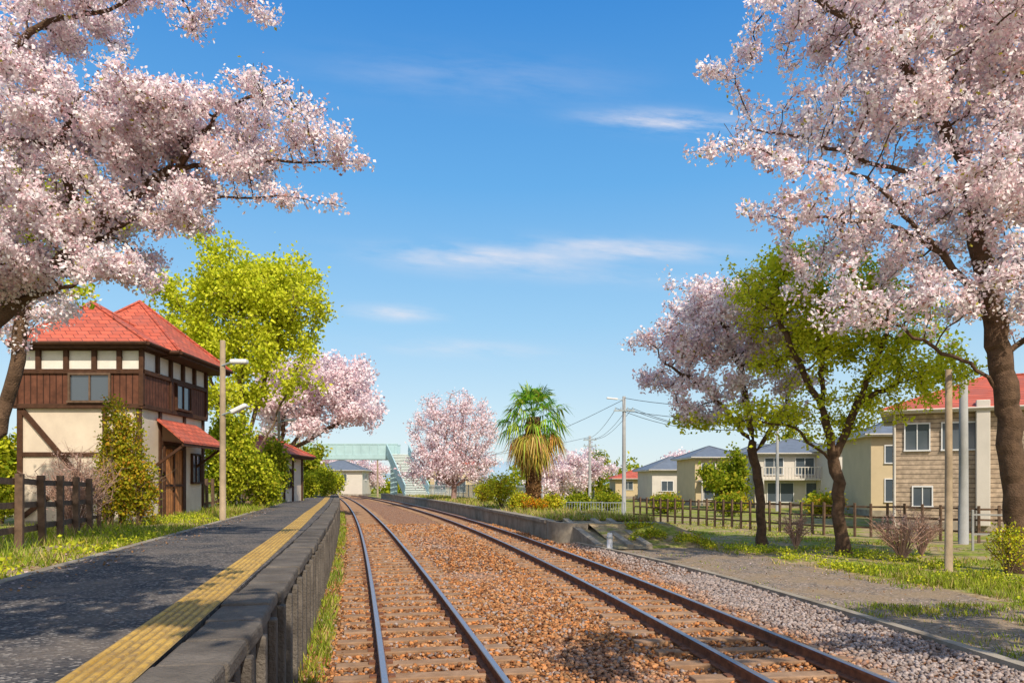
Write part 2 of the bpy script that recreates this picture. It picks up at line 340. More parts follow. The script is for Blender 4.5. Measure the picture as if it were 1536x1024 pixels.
gc=np.array([.28,.34,.04])*(.5+rng.random((n,1))*1.0)*(1+.3*np.stack([pn(x,y,1.3),pn(x,y,1.3)*.4,0*x],1)); dd=rng.random(n)<dr; gc[dd]=np.array([.54,.41,.17])*(.5+.8*rng.random((dd.sum(),1)))
mkobj('grass',V.reshape(-1,3),F,grassm,col=np.repeat(gc,4,0))
# fallen leaves and petals (mostly on the verges)
n=6500; y=4+22*rng.random(n)**1.2; q=rng.random(n)
x=np.where(q<.45,c1(y)-PW-.9+1.3*rng.random(n)**1.8,curb(y)+rng.random(n)*(GB(y)+2-curb(y)))
z=np.where((x>c1(y)-PW-.1)&(x<c1(y)-1.4),.906,gz(x,y)+.015)
a=rng.random(n)*6.28; s_=.010+.013*rng.random(n); u=np.stack([np.cos(a),np.sin(a),.3*rng.normal(size=n)],1)*s_[:,None]; v_=np.stack([-np.sin(a),np.cos(a),.3*rng.normal(size=n)],1)*s_[:,None]*.7; C=np.stack([x,y,z+.006],1)
lc=np.where(rng.random((n,1))<.3,np.array([[.75,.58,.58]]),np.array([[.36,.2,.1]]))*(.6+.5*rng.random((n,1)))
mkobj('fallen_leaves',np.stack([C-u,C-v_,C+u,C+v_],1).reshape(-1,3),np.arange(n*4).reshape(n,4),grassm,col=np.repeat(lc,4,0))
# ------------------------------------------------------------ trees
def leaves(name,C,size,per,spread,pal,mat,parent=None):
    n=len(C); cb=.86+.2*rng.random(n)
    P=np.repeat(C,per,0)+rng.normal(size=(n*per,3))*spread; N=len(P)
    nn=rng.normal(size=(N,3)); nn/=np.linalg.norm(nn,axis=1)[:,None]; r=rng.normal(size=(N,3)); u=np.cross(nn,r); u/=np.linalg.norm(u,axis=1)[:,None]; v=np.cross(nn,u)
    s=(size*(.6+.7*rng.random(N)))[:,None]*.5
    V=np.stack([P-u*s*1.15,P-v*s*.8+nn*s*.25,P+u*s*1.15,P+v*s*.8+nn*s*.25],1).reshape(-1,3)
    pal=np.array([p[1:] for p in pal]),np.array([p[0] for p in pal]); pi=rng.choice(len(pal[1]),N,p=pal[1]/pal[1].sum())
    c=pal[0][pi]*np.repeat(cb,per)[:,None]*(.9+.2*rng.random((N,1)))
    return mkobj(name,V,np.arange(N*4).reshape(N,4),mat,parent,col=np.repeat(c.clip(0,.96),4,0))
PINK=[(5,.99,.82,.86),(5,1.0,.93,.94),(1.2,.95,.68,.74),(.2,.5,.25,.2),(.2,.5,.46,.08)]
PINKFAR=[(5,.98,.79,.83),(5,1,.88,.9),(1.3,.9,.64,.68)]
LIME=[(5,.64,.68,.045),(4,.78,.78,.07),(1.2,.42,.52,.03)]
GREEN=[(5,.21,.28,.02),(3,.36,.39,.03),(2,.5,.45,.04)]
AUT=[(5,.42,.4,.03),(3,.64,.47,.04),(1.5,.54,.27,.04),(3,.2,.25,.02)]
def attract(blobs,dens,flat=.35,clump=.45):
    out=[]
    for b in blobs:
        c=np.array(b[:3]); r=np.array(b[3:6]); n=max(8,int(dens*r[0]*r[1]*r[2]*4.19)); nc=max(3,n//9)
        q=rng.normal(size=(nc,3)); q/=np.linalg.norm(q,axis=1)[:,None]; q*=(rng.random((nc,1))**(1/2.2)); cc=c+q*r
        k=rng.integers(0,nc,n); cl=clump*min(1,r.max()/1.2); out.append(cc[k]+rng.normal(size=(n,3))*np.array([cl,cl,cl*flat]))
    return np.concatenate(out)
def grow(limbs,A,step,dk,iters=150,jit=.25,up=.05):
    P=[];par=[]
    for li,l in enumerate(limbs):
        l=[np.array(q,float) for q in l]
        if li==0: P.append(l[0]); par.append(-1); last=0
        else: last=int(np.argmin(np.linalg.norm(np.array(P)-l[0],axis=1)))
        cur=P[last]
        for t_ in (l[1:] if li==0 else l):
            d=np.linalg.norm(t_-cur); k=max(1,int(d/step))
            for i in range(1,k+1):
                q=cur+(t_-cur)*i/k+(rng.normal(size=3)*step*.12 if i<k else 0); P.append(q); par.append(last); last=len(P)-1
            cur=t_
    P=np.array(P); par=list(par); nd=np.full(len(A),1e9); ni=np.zeros(len(A),int)
    def upd(s):
        nonlocal nd,ni
        Q=P[s:]; 
        for o in range(0,len(Q),400):
            D=np.linalg.norm(A[:,None]-Q[None,o:o+400],axis=2); m=D.argmin(1); dm=D[np.arange(len(A)),m]; k=dm<nd; nd[k]=dm[k]; ni[k]=s+o+m[k]
    upd(0); cnt={}
    for it in range(iters):
        k=nd>dk; A=A[k]; nd=nd[k]; ni=ni[k]
        if len(A)<3: break
        dirs=(A-P[ni])/nd[:,None]; un,inv=np.unique(ni,return_inverse=True); D=np.zeros((len(un),3)); np.add.at(D,inv,dirs)
        D/=np.linalg.norm(D,axis=1)[:,None]+1e-6; D+=rng.normal(size=D.shape)*jit; D[:,2]+=up; D/=np.linalg.norm(D,axis=1)[:,None]
        ok=np.array([cnt.get(u,0)<4 for u in un]); 
        if not ok.any(): break
        bad=~ok[inv]; 
        for u in un[ok]: cnt[u]=cnt.get(u,0)+1
        s=len(P); P=np.concatenate([P,P[un[ok]]+D[ok]*step]); par+=list(un[ok])
        if bad.any(): A=A[~bad]; nd=nd[~bad]; ni=ni[~bad]
        if len(A)<3: break
        upd(s)
    return P,np.array(par)
def tree(name,limbs,blobs,dens,step,R,r0,leaf,NC,barkm=bark,flat=.35,clump=.45,thin=.03,green=None,jitc=.06,gap=.55,gs=.95,tw=0):
    E=empty(name,limbs[0][0]); off=np.array(limbs[0][0],float)
    A=attract(blobs,dens,flat,clump); P,par=grow(limbs,A,step,step*1.25)
    if tw:
        k=rng.integers(len(P)//4,len(P),tw); d=rng.normal(size=(tw,3)); d[:,2]=np.abs(d[:,2])*.7+.15; d/=np.linalg.norm(d,axis=1)[:,None]
        n0=len(P); P1=P[k]+d*step*.9; P2=P1+d*step*.8+rng.normal(size=(tw,3))*step*.2; P=np.concatenate([P,P1,P2]); par=np.concatenate([par,k,np.arange(n0,n0+tw)])
    n=len(P)
    cnt=np.zeros(n)
    for i in range(n-1,0,-1):
        if cnt[i]==0: cnt[i]=1
        cnt[par[i]]+=cnt[i]
    ex=math.log(R/r0)/math.log(cnt[0]); rad=r0*cnt**ex
    main={}
    for i in range(1,n):
        p=par[i]
        if p not in main or cnt[i]>cnt[main[p]]: main[p]=i
    i=np.arange(1,n); p=par[1:]; D=P[i]-P[p]; D/=np.linalg.norm(D,axis=1)[:,None]+1e-9; DD=np.zeros((n,3)); DD[1:]=D; DD[0]=D[0]
    ism=np.array([main[q]==k for k,q in zip(i,p)]); d0=np.where(ism[:,None],DD[p],D); r_0=np.where(ism,np.minimum(rad[p],rad[i]*1.6),np.minimum(rad[p]*.95,rad[i]*1.25))
    def ring(c,d,r,k):
        ref=np.array([.08,.99,.11]); u=np.cross(d,ref); u/=np.linalg.norm(u,axis=1)[:,None]+1e-9; w=np.cross(d,u)
        a=2*np.pi*np.arange(k)/k; return c[:,None]+r[:,None,None]*(np.cos(a)[None,:,None]*u[:,None]+np.sin(a)[None,:,None]*w[:,None])
    VV=[];FF=[];b=0
    for msk,k in((rad[i]>=.035,10),(rad[i]<.035,4)):
        if not msk.any(): continue
        z=P[i][msk][:,2]-off[2]; fl=1+.5*np.exp(-z/.25)*(rad[i][msk]>R*.6); z0=P[p][msk][:,2]-off[2]; fl0=1+.5*np.exp(-z0/.25)*(rad[i][msk]>R*.6)
        r1=ring(P[p][msk]-off,d0[msk],r_0[msk]*fl0,k); r2=ring(P[i][msk]-off,D[msk],rad[i][msk]*fl,k); m=len(r1)
        v=np.concatenate([r1,r2],1).reshape(-1,3); base=(np.arange(m)*2*k)[:,None,None]; kk=np.arange(k); f=np.stack([kk,(kk+1)%k,(kk+1)%k+k,kk+k],1)[None]+base+b
        VV.append(v); FF.append(f.reshape(-1,4)); b+=len(v)
    mkobj('trunk_and_branches',np.concatenate(VV),np.concatenate(FF),barkm,E,smooth=True)
    th=np.where(rad[i]<thin)[0]
    k=rng.choice(th,int(NC*2.2)); tt=rng.random((len(k),1)); C=P[i[k]]*tt+P[p[k]]*(1-tt)
    g_=.6*pn(C[:,0],C[:,2]*1.3+C[:,1]*.5,1.5)+.45*pn(C[:,0],C[:,2]*1.5+C[:,1],3.4,2)
    keep=rng.random(len(C))<(gap+gs*g_); C=C[keep][:NC]; C=C+rng.normal(size=(len(C),3))*jitc-off
    if green is not None:
        g=green(C+off); 
        if g.any(): leaves('young_leaves',C[g],leaf[0]*1.25,max(3,leaf[1]-2),leaf[2]*1.2,LIME,leafm,E)
        C=C[~g]
    if len(C): leaves('crown',C,leaf[0],leaf[1],leaf[2],leaf[3],leaf[4],E)
    return E
# near right cherry
tree('cherry_tree',[[(11.3,17,-.25),(11.15,17,1),(10.95,17,3.4),(10.7,17,5.4),(10.35,17,6.9),(10.05,17,8.6)],
 [(11.0,17,3.5),(10.1,16.9,4.4),(9.2,16.7,4.7),(8.2,16.6,5.2)],[(10.7,17,5.4),(9.4,16.8,6.8),(7.9,16.6,7.4),(6.2,16.3,7.4),(5.0,16.2,7.35)],[(10.05,17,8.6),(9.0,16.6,10.1),(7.8,16.2,11.1),(6.4,16,11.8),(5.2,15.9,11.9)],
 [(10.2,17,8.3),(11.1,17,9.7),(12.3,17,11.5)],[(10.6,17,5.9),(12,17.2,7),(13.5,17.4,8)],[(10.0,17,8.4),(8.3,17.3,8.9),(6.5,17.4,9.6),(5.0,17.2,9.7)],[(10.9,17.2,4.6),(12.3,17.5,5.4),(13.6,17.8,6)],[(9.4,16.8,6.8),(7.5,16.2,8.2),(5.4,16,8.6)]],
 [(9.3,16.6,10.7,3,2.2,1.7),(6.6,16.4,11.5,1.8,1.3,.7),(6.8,16.6,9.7,2.1,1.4,.5),(5.7,16.2,8.8,1.1,1.0,.3),(6.5,16.4,7.6,2.0,1.2,.45),(9.0,16.6,7.3,2.3,1.7,.85),(10.0,16.4,5.7,2.0,1.5,.55),(7.9,16.3,5.3,1.4,1.2,.35),(12.6,17,8.5,2.4,2.2,3.0),(10.5,17,12.4,3.4,2.0,1.3),(7.4,16.5,12.5,2.2,1.5,.6),(12.8,17,5.6,1.6,1.6,.8),(10.4,16,8.4,1.6,1.4,1.2)],
 17,.24,.255,.006,(.084,7,.082,PINK,petal),21500,clump=.48,flat=.33,thin=.035,jitc=.05,gs=1.0,gap=.55,tw=2000,green=lambda C:(pn(C[:,0],C[:,2],.7)>.5)&(C[:,2]<7)&(C[:,0]>10))
tree('cherry_tree',[[(7.98,24.5,-.2),(7.9,24.5,1.4),(7.68,24.5,3.1)],[(7.7,24.5,3),(6.3,24.3,4.6),(4.6,24,5.7)],[(7.7,24.5,3.1),(7.3,24.5,5.2),(6.6,24.5,7.2)],[(7.8,24.5,2.8),(8.8,24.6,4.3),(9.2,24.7,5.6)]],
 [(6.7,24.5,7.1,1.9,1.6,1.3),(4.9,24.2,6.0,1.4,1.1,.65),(6.0,24.2,5.0,1.9,1.4,.5),(8.7,24.5,6.0,1.6,1.4,1.3),(5.8,24,4.0,1.2,1.1,.25),(8.0,24.2,4.0,1.7,1.2,.35)],17,.26,.145,.006,(.098,6,.1,PINK,petal),6600,thin=.035,jitc=.06,gs=.95,tw=600,green=lambda C:(C[:,2]<3.8))
tree('keyaki_tree',[[(9.27,21.5,-.2),(9.05,21.5,2.1),(8.7,21.5,4.1),(8.6,21.5,6)],[(9,21.5,2.4),(10.0,21.4,4.8),(10.6,21.4,6.4)],[(8.8,21.5,3.6),(7.7,21.3,5.6),(7.2,21.3,6.9)],[(9.1,21.5,2.2),(7.9,21.4,3.3)],[(9.7,21.5,4),(11.2,21.5,4.9)]],
 [(8.5,21.5,7.3,2.0,1.6,1.1),(7.2,21.4,6.9,1.1,1.0,1.1),(10.6,21.5,6.5,1.5,1.2,1.2),(11.3,21.5,4.9,1.3,1.1,.7),(7.8,21.4,3.6,1.3,1.1,.35),(9.0,21.5,5.6,2,1.2,.8),(10.2,21.5,3.7,1.3,1.0,.4)],17,.26,.175,.006,(.094,5,.12,LIME,leafm),5800,thin=.03,flat=.6,jitc=.08,tw=500)
# near left cherry
tree('cherry_tree',[[(-8,9.2,.6),(-7.8,9.2,1.8),(-7.2,9.3,3),(-6.3,9.5,3.85),(-5.4,9.5,4.6),(-5.0,9.5,5.1),(-4.2,9.5,5.65),(-3.2,9.5,5.75),(-2.4,9.5,5.72),(-1.75,9.5,5.72)],
 [(-5.4,9.5,4.6),(-4.6,9.3,4.95),(-3.6,9.2,5.15),(-2.8,9.2,5.2),(-2.0,9.2,5.05)],[(-5.2,9.5,4.8),(-5.6,9.4,5.8),(-5.2,9.3,6.5)],[(-7.6,9.2,2.4),(-7.2,9.3,5),(-6.8,9.4,6.6),(-5.6,9.3,7.35),(-4.4,9.2,7.55),(-3.2,9.2,7.65)],[(-4.2,9.5,5.6),(-3.5,9.3,6.3),(-2.7,9.2,6.55)],[(-6.3,9.5,3.9),(-5.4,9.2,4.1),(-4.6,9,4.3)]],
 [(-5.6,9.4,6.05,1.9,1.1,.7),(-3.95,9.4,6.05,1.3,.9,.5),(-3.0,9.3,5.85,.95,.7,.34),(-2.2,9.4,5.75,.5,.35,.08),(-2.8,9.2,5.2,.8,.5,.12),(-5.3,9.3,5.0,1.4,1.0,.5),(-3.95,9.2,4.75,.75,.7,.32),(-6,9.3,4.3,1,.9,.35),(-4.9,9.2,4.15,.65,.6,.3),(-5.2,9.2,7.5,1.5,.9,.25),(-3.7,9.2,7.6,.75,.5,.16),(-6.4,9.4,7.1,1,.8,.5),(-3.1,9.3,6.4,.42,.5,.2),(-7.2,9.4,5.5,.7,.8,.9)],
 58,.14,.135,.0035,(.043,7,.045,PINK,petal),23500,clump=.24,flat=.42,thin=.016,jitc=.03,gap=.55,gs=.95,tw=2000)
tree('cherry_tree',[[(-9.95,14,.6),(-9.3,14,2.96),(-9.0,14,4),(-8.9,14,5),(-8.6,14,6.6)],[(-9,14,4.2),(-8.2,14,5.2)]],
 [(-8.9,14,7,1.3,1.2,1),(-8.6,14,5.2,.9,.9,.6),(-9.6,14,5.4,1,1,.8)],26,.22,.12,.005,(.07,7,.08,PINK,petal),2800,thin=.025,green=lambda C:C[:,2]>5.3)
# cherries standing behind / beside the viewpoint, shading the foreground
tree('cherry_tree',[[(-6.2,-2.5,.7),(-5.6,-2,3),(-4,-.6,5),(-2,.8,6.1)],[(-5.6,-2,3.2),(-6.5,-2.5,6)],[(-3.6,-.4,5.2),(-.5,0,6)]],[(-1.6,1.1,6.3,3.0,2.3,.7),(-5.2,-.5,6.6,2.4,2.4,1),(-4.2,1.4,6.1,1.6,1.6,.6)],6,.4,.22,.008,(.2,5,.17,PINK,petal),1900,thin=.05)
tree('cherry_tree',[[(11.4,3,-.2),(11,3,2.8),(9.5,3.4,5),(8.3,3.8,6.2)],[(11,3,3),(12,3.5,6)],[(9.3,3.4,5.2),(6.4,3.2,6.1),(4,2.8,6.3)]],[(8.4,4.4,6.4,2.2,1.9,.7),(11.8,3,7,2,2.2,1.2),(4.2,2.8,6.3,1.6,1.1,.35)],6,.4,.22,.008,(.2,5,.16,PINK,petal),1150,thin=.05)
# left green tree
tree('keyaki_tree',[[(-10.3,30,.6),(-10.5,30,2.4),(-10.6,30,5),(-10.6,30,7.4),(-10.6,30,9.4)],[(-10.5,30,2.6),(-11.6,30,5.4),(-12.3,30,7.4)],[(-10.5,30,3),(-9.7,30,5.6),(-9.1,30,7.6)],[(-10.4,30,2.2),(-9.3,30.2,4.2),(-8.4,30.2,6.4)]],
 [(-10.4,30,9.6,2.2,1.8,1.3),(-12.4,30,8.4,1.4,1.4,1.2),(-8.7,30,8.6,1.4,1.4,1.1),(-10.4,30,7.2,2.8,1.8,1.0),(-11.6,30,5.2,1.4,1.3,.8),(-8.8,30,6.3,1.2,1.2,.6)],14,.32,.17,.007,(.13,5,.17,LIME,leafm),7000,thin=.035,flat=.6,clump=.5,barkm=bark2,jitc=.1,tw=500)
tree('cherry_tree',[[(-14.2,45,.6),(-13.6,45,2.6),(-12.6,45,4.4),(-11,45,6.5)],[(-13.4,45,3),(-13.4,45,6),(-13,45,7.5)],[(-12.9,45,3.8),(-10.6,44.6,5),(-9.0,44.4,5.8)]],
 [(-11.4,45,7.7,2.6,2.1,1.4),(-9.9,44.6,5.9,2.3,1.8,1.0),(-13.2,45,6.8,2.1,1.9,1.6),(-12.2,44.6,5.2,2.2,1.6,.6)],12,.42,.22,.01,(.17,5,.18,PINKFAR,petal),5200,thin=.05,clump=.6,jitc=.12,gs=.9,tw=300)
fan=[[(-4.7,62,-.2),(-4.7,62,1.6)]]
for q in range(11):
    a=-1.15+q*.23; fan.append([(-4.7,62,1.5),(-4.7+math.sin(a)*2,62+random.uniform(-.6,.6),1.6+math.cos(a)*2.1),(-4.7+math.sin(a)*3.5,62+random.uniform(-1,1),2+math.cos(a)*5.2)])
tree('cherry_tree',fan,[(-4.7,62,5.6,3.7,2.4,3.0),(-4.7,62,3.4,4.0,2.2,1.3)],8,.45,.22,.018,(.15,4,.16,PINKFAR,petal),4600,thin=.07,clump=.4,flat=1.5,barkm=M('bark_pinkish',(.42,.27,.23),.9),jitc=.12,gap=.75,gs=.35,tw=500)
for (x,y,z,r,h) in((4.5,78,3,3.2,2.2),(-23.5,125,3.4,3.0,2.2),(7.5,84,2.6,2.6,1.6),(20,95,3.2,2.5,2),(-30,130,4,4,3)):
    tree('cherry_tree',[[(x,y,-.2),(x,y,1.6)],[(x,y,1.4),(x+1.4,y,z+.5)],[(x,y,1.4),(x-1.4,y,z+.5)]],[(x,y,z,r,2.0,h)],5,.6,.2,.02,(.24,6,.3,PINKFAR,petal),1100,thin=.09,clump=.6,flat=1)
for (x,y,z,r,h) in((17,62,2.2,1.8,1.4),(9.5,95,3,3,1.6),(26,70,4,3,3),(-24,72,4,2.6,3),(-15.8,56,2.6,1.5,1.9)):
    tree('garden_tree',[[(x,y,-.2),(x,y,1.4)],[(x,y,1.2),(x+1,y,z)],[(x,y,1.2),(x-1,y,z)]],[(x,y,z,r,2,h)],5,.6,.2,.02,(.24,6,.28,GREEN,leafm),1000,thin=.09,clump=.6,flat=1)
# shrubs
def shrub(name,x,y,z0,rx,ry,h,n,size,pal,mat=leafm,per=7,twigs=14,bm=bark2,leafy=True,sp=None):
    E=empty(name,(x,y,z0)); A=Acc()
    for i in range(twigs):
        a=random.uniform(0,6.28); t_=random.random()**.6; ex,ey,ez=math.cos(a)*rx*t_,math.sin(a)*ry*t_,h*random.uniform(.6,1)*(1-.35*t_); 
        m=Vector((ex*.35,ey*.35,ez*.5)); e_=Vector((ex,ey,ez)); A.tube([(0,0,-.05),m,e_],[.022,.013,.004],5)
        for j in range(5 if not leafy else 2):
            b=m.lerp(e_,random.random()); d=Vector((random.gauss(0,1),random.gauss(0,1),abs(random.gauss(.6,.6)))).normalized()*random.uniform(.2,.45)*min(1,h/1.4); A.tube([b,b+d*.5,b+d+Vector((0,0,.05))],[.008,.005,.002],4)
            if not leafy:
                for q in range(3): c=b+d*random.random(); d2=Vector((random.gauss(0,1),random.gauss(0,1),random.gauss(.4,.7))).normalized()*random.uniform(.1,.22); A.tube([c,c+d2],[.004,.0015],3)
    A.obj('stems',bm,E)
    if n:
        q=rng.normal(size=(n,3)); q/=np.linalg.norm(q,axis=1)[:,None]; q*=rng.random((n,1))**.4; f=.75+.35*pn(q[:,0]*3,q[:,2]*3+q[:,1]*2,1.1,x)
        C=q*f[:,None]*np.array([rx,ry,h*.52])+np.array([0,0,h*.52]); leaves('foliage',C,size,per,sp or size*1.1,pal,mat,E)
    return E
shrub('leafy_shrub',-8.75,17.2,.65,.6,.5,3.3,1000,.06,AUT,twigs=20); shrub('leafy_shrub',-8.3,17,.65,.6,.5,1.9,700,.06,AUT); shrub('leafy_shrub',-8.95,17.1,.65,.5,.4,2.3,500,.06,AUT)
DR=[(3,.6,.38,.32),(2,.72,.54,.48)]
drybark=M('dry_twig',(.45,.28,.21),.9,.3,bst=0)
shrub('bare_shrub',-9.0,15.8,.65,.85,.6,2.0,420,.03,DR,petal,4,70,drybark,False)
shrub('bare_shrub',9.9,19.5,-.2,.8,.6,1.5,200,.035,DR,petal,4,36,drybark,False); shrub('bare_shrub',8.5,23,-.2,.6,.5,1.3,60,.03,DR,petal,4,26,drybark,False); shrub('bare_shrub',11.2,21,-.2,.7,.5,1.3,120,.03,DR,petal,4,30,drybark,False)
shrub('leafy_shrub',10.6,16.4,-.2,.55,.45,1.25,300,.05,AUT+LIME,per=5)
shrub('ivy_hedge',-9.75,26.5,.65,1.0,1,3.9,1700,.11,GREEN+LIME,per=7); shrub('ivy_hedge',-8.9,27.5,.65,.7,.8,2.2,700,.1,GREEN+LIME[:1]); shrub('ivy_hedge',-10.3,33,.65,.8,.8,3.2,900,.11,GREEN)
shrub('leafy_shrub',-12.9,19,.65,.5,.5,1.5,300,.07,GREEN)
for x,y,r,h in((-12.6,47,.9,1.8),(-12.8,52,1,2.4),(-14,60,1.2,2.2),(-11.5,40,.7,1.2),(-13.6,20.5,.7,2.6),(-14.2,20,.8,5)): shrub('leafy_shrub',x,y,.65,r,r,h,500,.13,GREEN+LIME[:2])
for x,y,r,h in((-.6,41,1.2,1.9),(.4,36.5,.6,.8),(1.9,36.6,.6,.7),(-1.8,50,.9,1.4)): shrub('leafy_shrub',x,y,.48,r,r,h,500,.09,AUT+LIME)
shrub('flowering_shrub',1.1,36,.48,.8,.5,.6,250,.07,[(3,.8,.33,.03),(3,.4,.38,.03)])
for x,y in((4.5,52),(7,56),(10,50),(13,46),(15,52),(18,44),(12,60),(20,50)): shrub('leafy_shrub',x,y,-.2,random.uniform(.9,1.6),.9,random.uniform(.8,1.5),380,.14,(AUT,GREEN,LIME+GREEN)[int(x)%3])
n=1500; y=7+14*rng.random(n); x=c1(y)-PW-.3-1.6*rng.random(n)**1.3; k=pn(x,y,1.2)>.1; leaves('weeds',np.stack([x,y,gz(x,y)+.05],1)[k],.045,5,.05,LIME+GREEN,leafm)
n=3600; y=10+14*rng.random(n); x=GB(y)+.1+3.5*rng.random(n)**1.3; k=pn(x,y,1.2)>.05; leaves('weeds',np.stack([x,y,gz(x,y)+.06],1)[k],.05,5,.06,LIME+GREEN,leafm)
def mass(name,n,xa,xb,ya,yb,h,size,pal):
    x=rng.uniform(xa,xb,n); y=rng.uniform(ya,yb,n); hh=h*(.65+.35*np.sin(x*.35)+.2*np.sin(x*1.3+1)); z=rng.random(n)**.7*np.maximum(hh,.8); leaves(name,np.stack([x,y,z-.2],1),size,5,size*.9,pal,leafm)
mass('distant_trees',5000,-110,130,150,165,6,.7,GREEN); mass('distant_trees',2600,2,60,100,104,2.0,.35,GREEN+AUT); mass('distant_trees',1500,-60,-27,100,106,5,.4,GREEN)
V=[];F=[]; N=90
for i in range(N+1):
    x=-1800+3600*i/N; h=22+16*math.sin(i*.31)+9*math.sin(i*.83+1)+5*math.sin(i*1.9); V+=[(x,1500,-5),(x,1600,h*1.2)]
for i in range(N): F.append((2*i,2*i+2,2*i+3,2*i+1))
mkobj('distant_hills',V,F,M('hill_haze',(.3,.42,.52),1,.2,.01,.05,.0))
# ------------------------------------------------------------ palm
PA=empty('fan_palm_tree',(1.03,37,.45)); 
pts=[(0,0,0),(0,0,.5),(.03,0,2),(.0,0,3.6),(0,0,4.5)]; tube(PA,'trunk',pts,[.36,.28,.25,.28,.32],M('palm_trunk',(.22,.13,.075),.95,.5,10,30,1,.05),10)
n=2600; a=rng.random(n)*6.28; z=rng.random(n)*4.3; r=.28+.05*rng.random(n); C=np.stack([np.cos(a)*r,np.sin(a)*r,z],1)
leaves('trunk_fibre',C,.13,2,.03,[(3,.42,.25,.12),(3,.22,.12,.06)],leafm,PA)
V=[];Cc=[]
def frond(d,cols,L=.85,Rf=.85,droop=.25,o=(0,0,4.5)):
    d=Vector(d).normalized(); o=Vector(o); side=d.cross(Vector((0,0,1))); side=side.normalized() if side.length>.05 else Vector((1,0,0)); up=side.cross(d)
    e_=o+d*L-Vector((0,0,droop*.3)); w=side*.02; V.extend([o-w,o+w,e_+w,e_-w]); Cc.extend([cols[0]]*4)
    ns=15; tw=random.uniform(-.6,.6)
    for i in range(ns):
        a=(-1+2*i/(ns-1))*1.5; q=(d*math.cos(a)+(side*math.cos(tw)+up*math.sin(tw))*math.sin(a)); q=(q+up*.12*abs(a)).normalized(); rr=Rf*(1-.15*abs(a))*random.uniform(.85,1.12)
        m=e_+q*rr*.5-Vector((0,0,droop*.2)); t_=e_+q*rr-Vector((0,0,droop*random.uniform(.8,1.9))); ww=q.cross(up).normalized()*.04; c=tuple(x*random.uniform(.7,1.25) for x in random.choice(cols))
        V.extend([e_,m-ww,t_,m+ww]); Cc.extend([c]*4)
for i in range(40):
    t_=i/39; el=1.4-t_*1.75; a=i*2.399; g=[(.1,.24,.03),(.2,.38,.04),(.4,.52,.06)]; frond((math.cos(a)*math.cos(el),math.sin(a)*math.cos(el),math.sin(el)),g,.85+.45*random.random(),1.0,.25+.35*t_)
for i in range(48):
    el=-.35-1.1*random.random(); a=i*2.399; g=[(.62,.42,.12),(.7,.5,.17),(.44,.27,.09),(.5,.46,.1)]; frond((math.cos(a)*math.cos(el),math.sin(a)*math.cos(el),math.sin(el)),g,.8+.45*random.random(),.9,.6,(0,0,4.3))
V=np.array([tuple(v) for v in V]); mkobj('fronds',V,np.arange(len(V)).reshape(-1,4),leafm,PA,col=np.array(Cc))
# ------------------------------------------------------------ island platform
IP=empty('island_platform'); 
ysI=yrange(26.4,100)
t=M('platform_gravel_top',(.34,.27,.18),.95,.4,2,30,.5,.02,dirt=(.2,.2,.06))
sweep('body',ysI,c2,[(1.55,-.3),(1.55,.42),(5.6,.42),(5.6,-.3)],concrete,IP)
sweep('top_surface',ysI,c2,[(1.7,.47),(5.6,.47)],t,IP,closed=False)
sweep('coping',ysI,c2,[(1.48,.38),(1.48,.49),(1.85,.49),(1.85,.38)],concrete,IP)
xe=float(c2(26.4)); pts=[]
for i in range(11):
    a=math.pi+ i/10*math.pi/2; pts.append((xe+1.53+1.3+1.3*math.cos(a),26.4+1.3*math.sin(a)*.9))
V=[];F=[]
for i,(x,y) in enumerate(pts):
    zt=.49-.06*i/10; V+=[(x,y,-.3),(x,y,zt),(x+.25*(1-i/12),y+.22,zt),(x+.25,y+.22,-.3)]
for i in range(10):
    for k in range(3): F.append((4*i+k,4*i+4+k,4*i+5+k,4*i+1+k))
mkobj('rounded_end_wall',V,F,concrete,IP); 
V=[(x,y,.44) for x,y in pts]+[(xe+5.5,26.4-1.17,.44),(xe+5.5,26.4,.44)]; mkobj('end_top',V,[tuple(range(len(V)))],t,IP)
xb=xe+2.83
mkobj('earth_bank',[(xb,25.25,.436),(xe+5.5,25.25,.436),(xe+7.2,25.25,-.23),(xe+7.0,23.6,-.23),(xb+.7,22.9,-.23),(xe+5.5,26.6,.436),(xe+7.2,28,-.23)],[(0,4,3,1),(1,3,2),(1,2,6,5)],groundm,IP,col=np.array([[.25,.5,0]]*7))
n=2200; u_=rng.random(n); v_=rng.random(n); x=xb+1.1+u_*2.6; y=23.2+v_*2.1; z=-.2+(y-22.9)/2.35*.63*np.clip((xe+7-x)/1.3,0,1); leaves('bank_weeds',np.stack([x,y,z+.02],1)[pn(x,y,2)>.1],.05,4,.04,LIME+GREEN+AUT,leafm)
R=Acc()
for k,w in((0,.22),(.95,.2),(1.5,.2)):
    x0=1.75+k; R.add([(x0,26.6,-.3),(x0+w,26.6,-.3),(x0+w+.75,22.9,-.3),(x0+.75,22.9,-.3),(x0,26.6,.56),(x0+w,26.6,.56),(x0+w+.75,22.9,-.05),(x0+.75,22.9,-.05)],[(0,3,2,1),(4,5,6,7),(0,1,5,4),(1,2,6,5),(2,3,7,6),(3,0,4,7)])
R.obj('ramp_side_walls',concrete,IP,bev=.02)
mkobj('ramp',[(1.97,26.6,.46),(3.3,26.6,.46),(4.05,22.7,-.18),(2.7,22.7,-.18)],[(0,1,2,3)],t,IP)
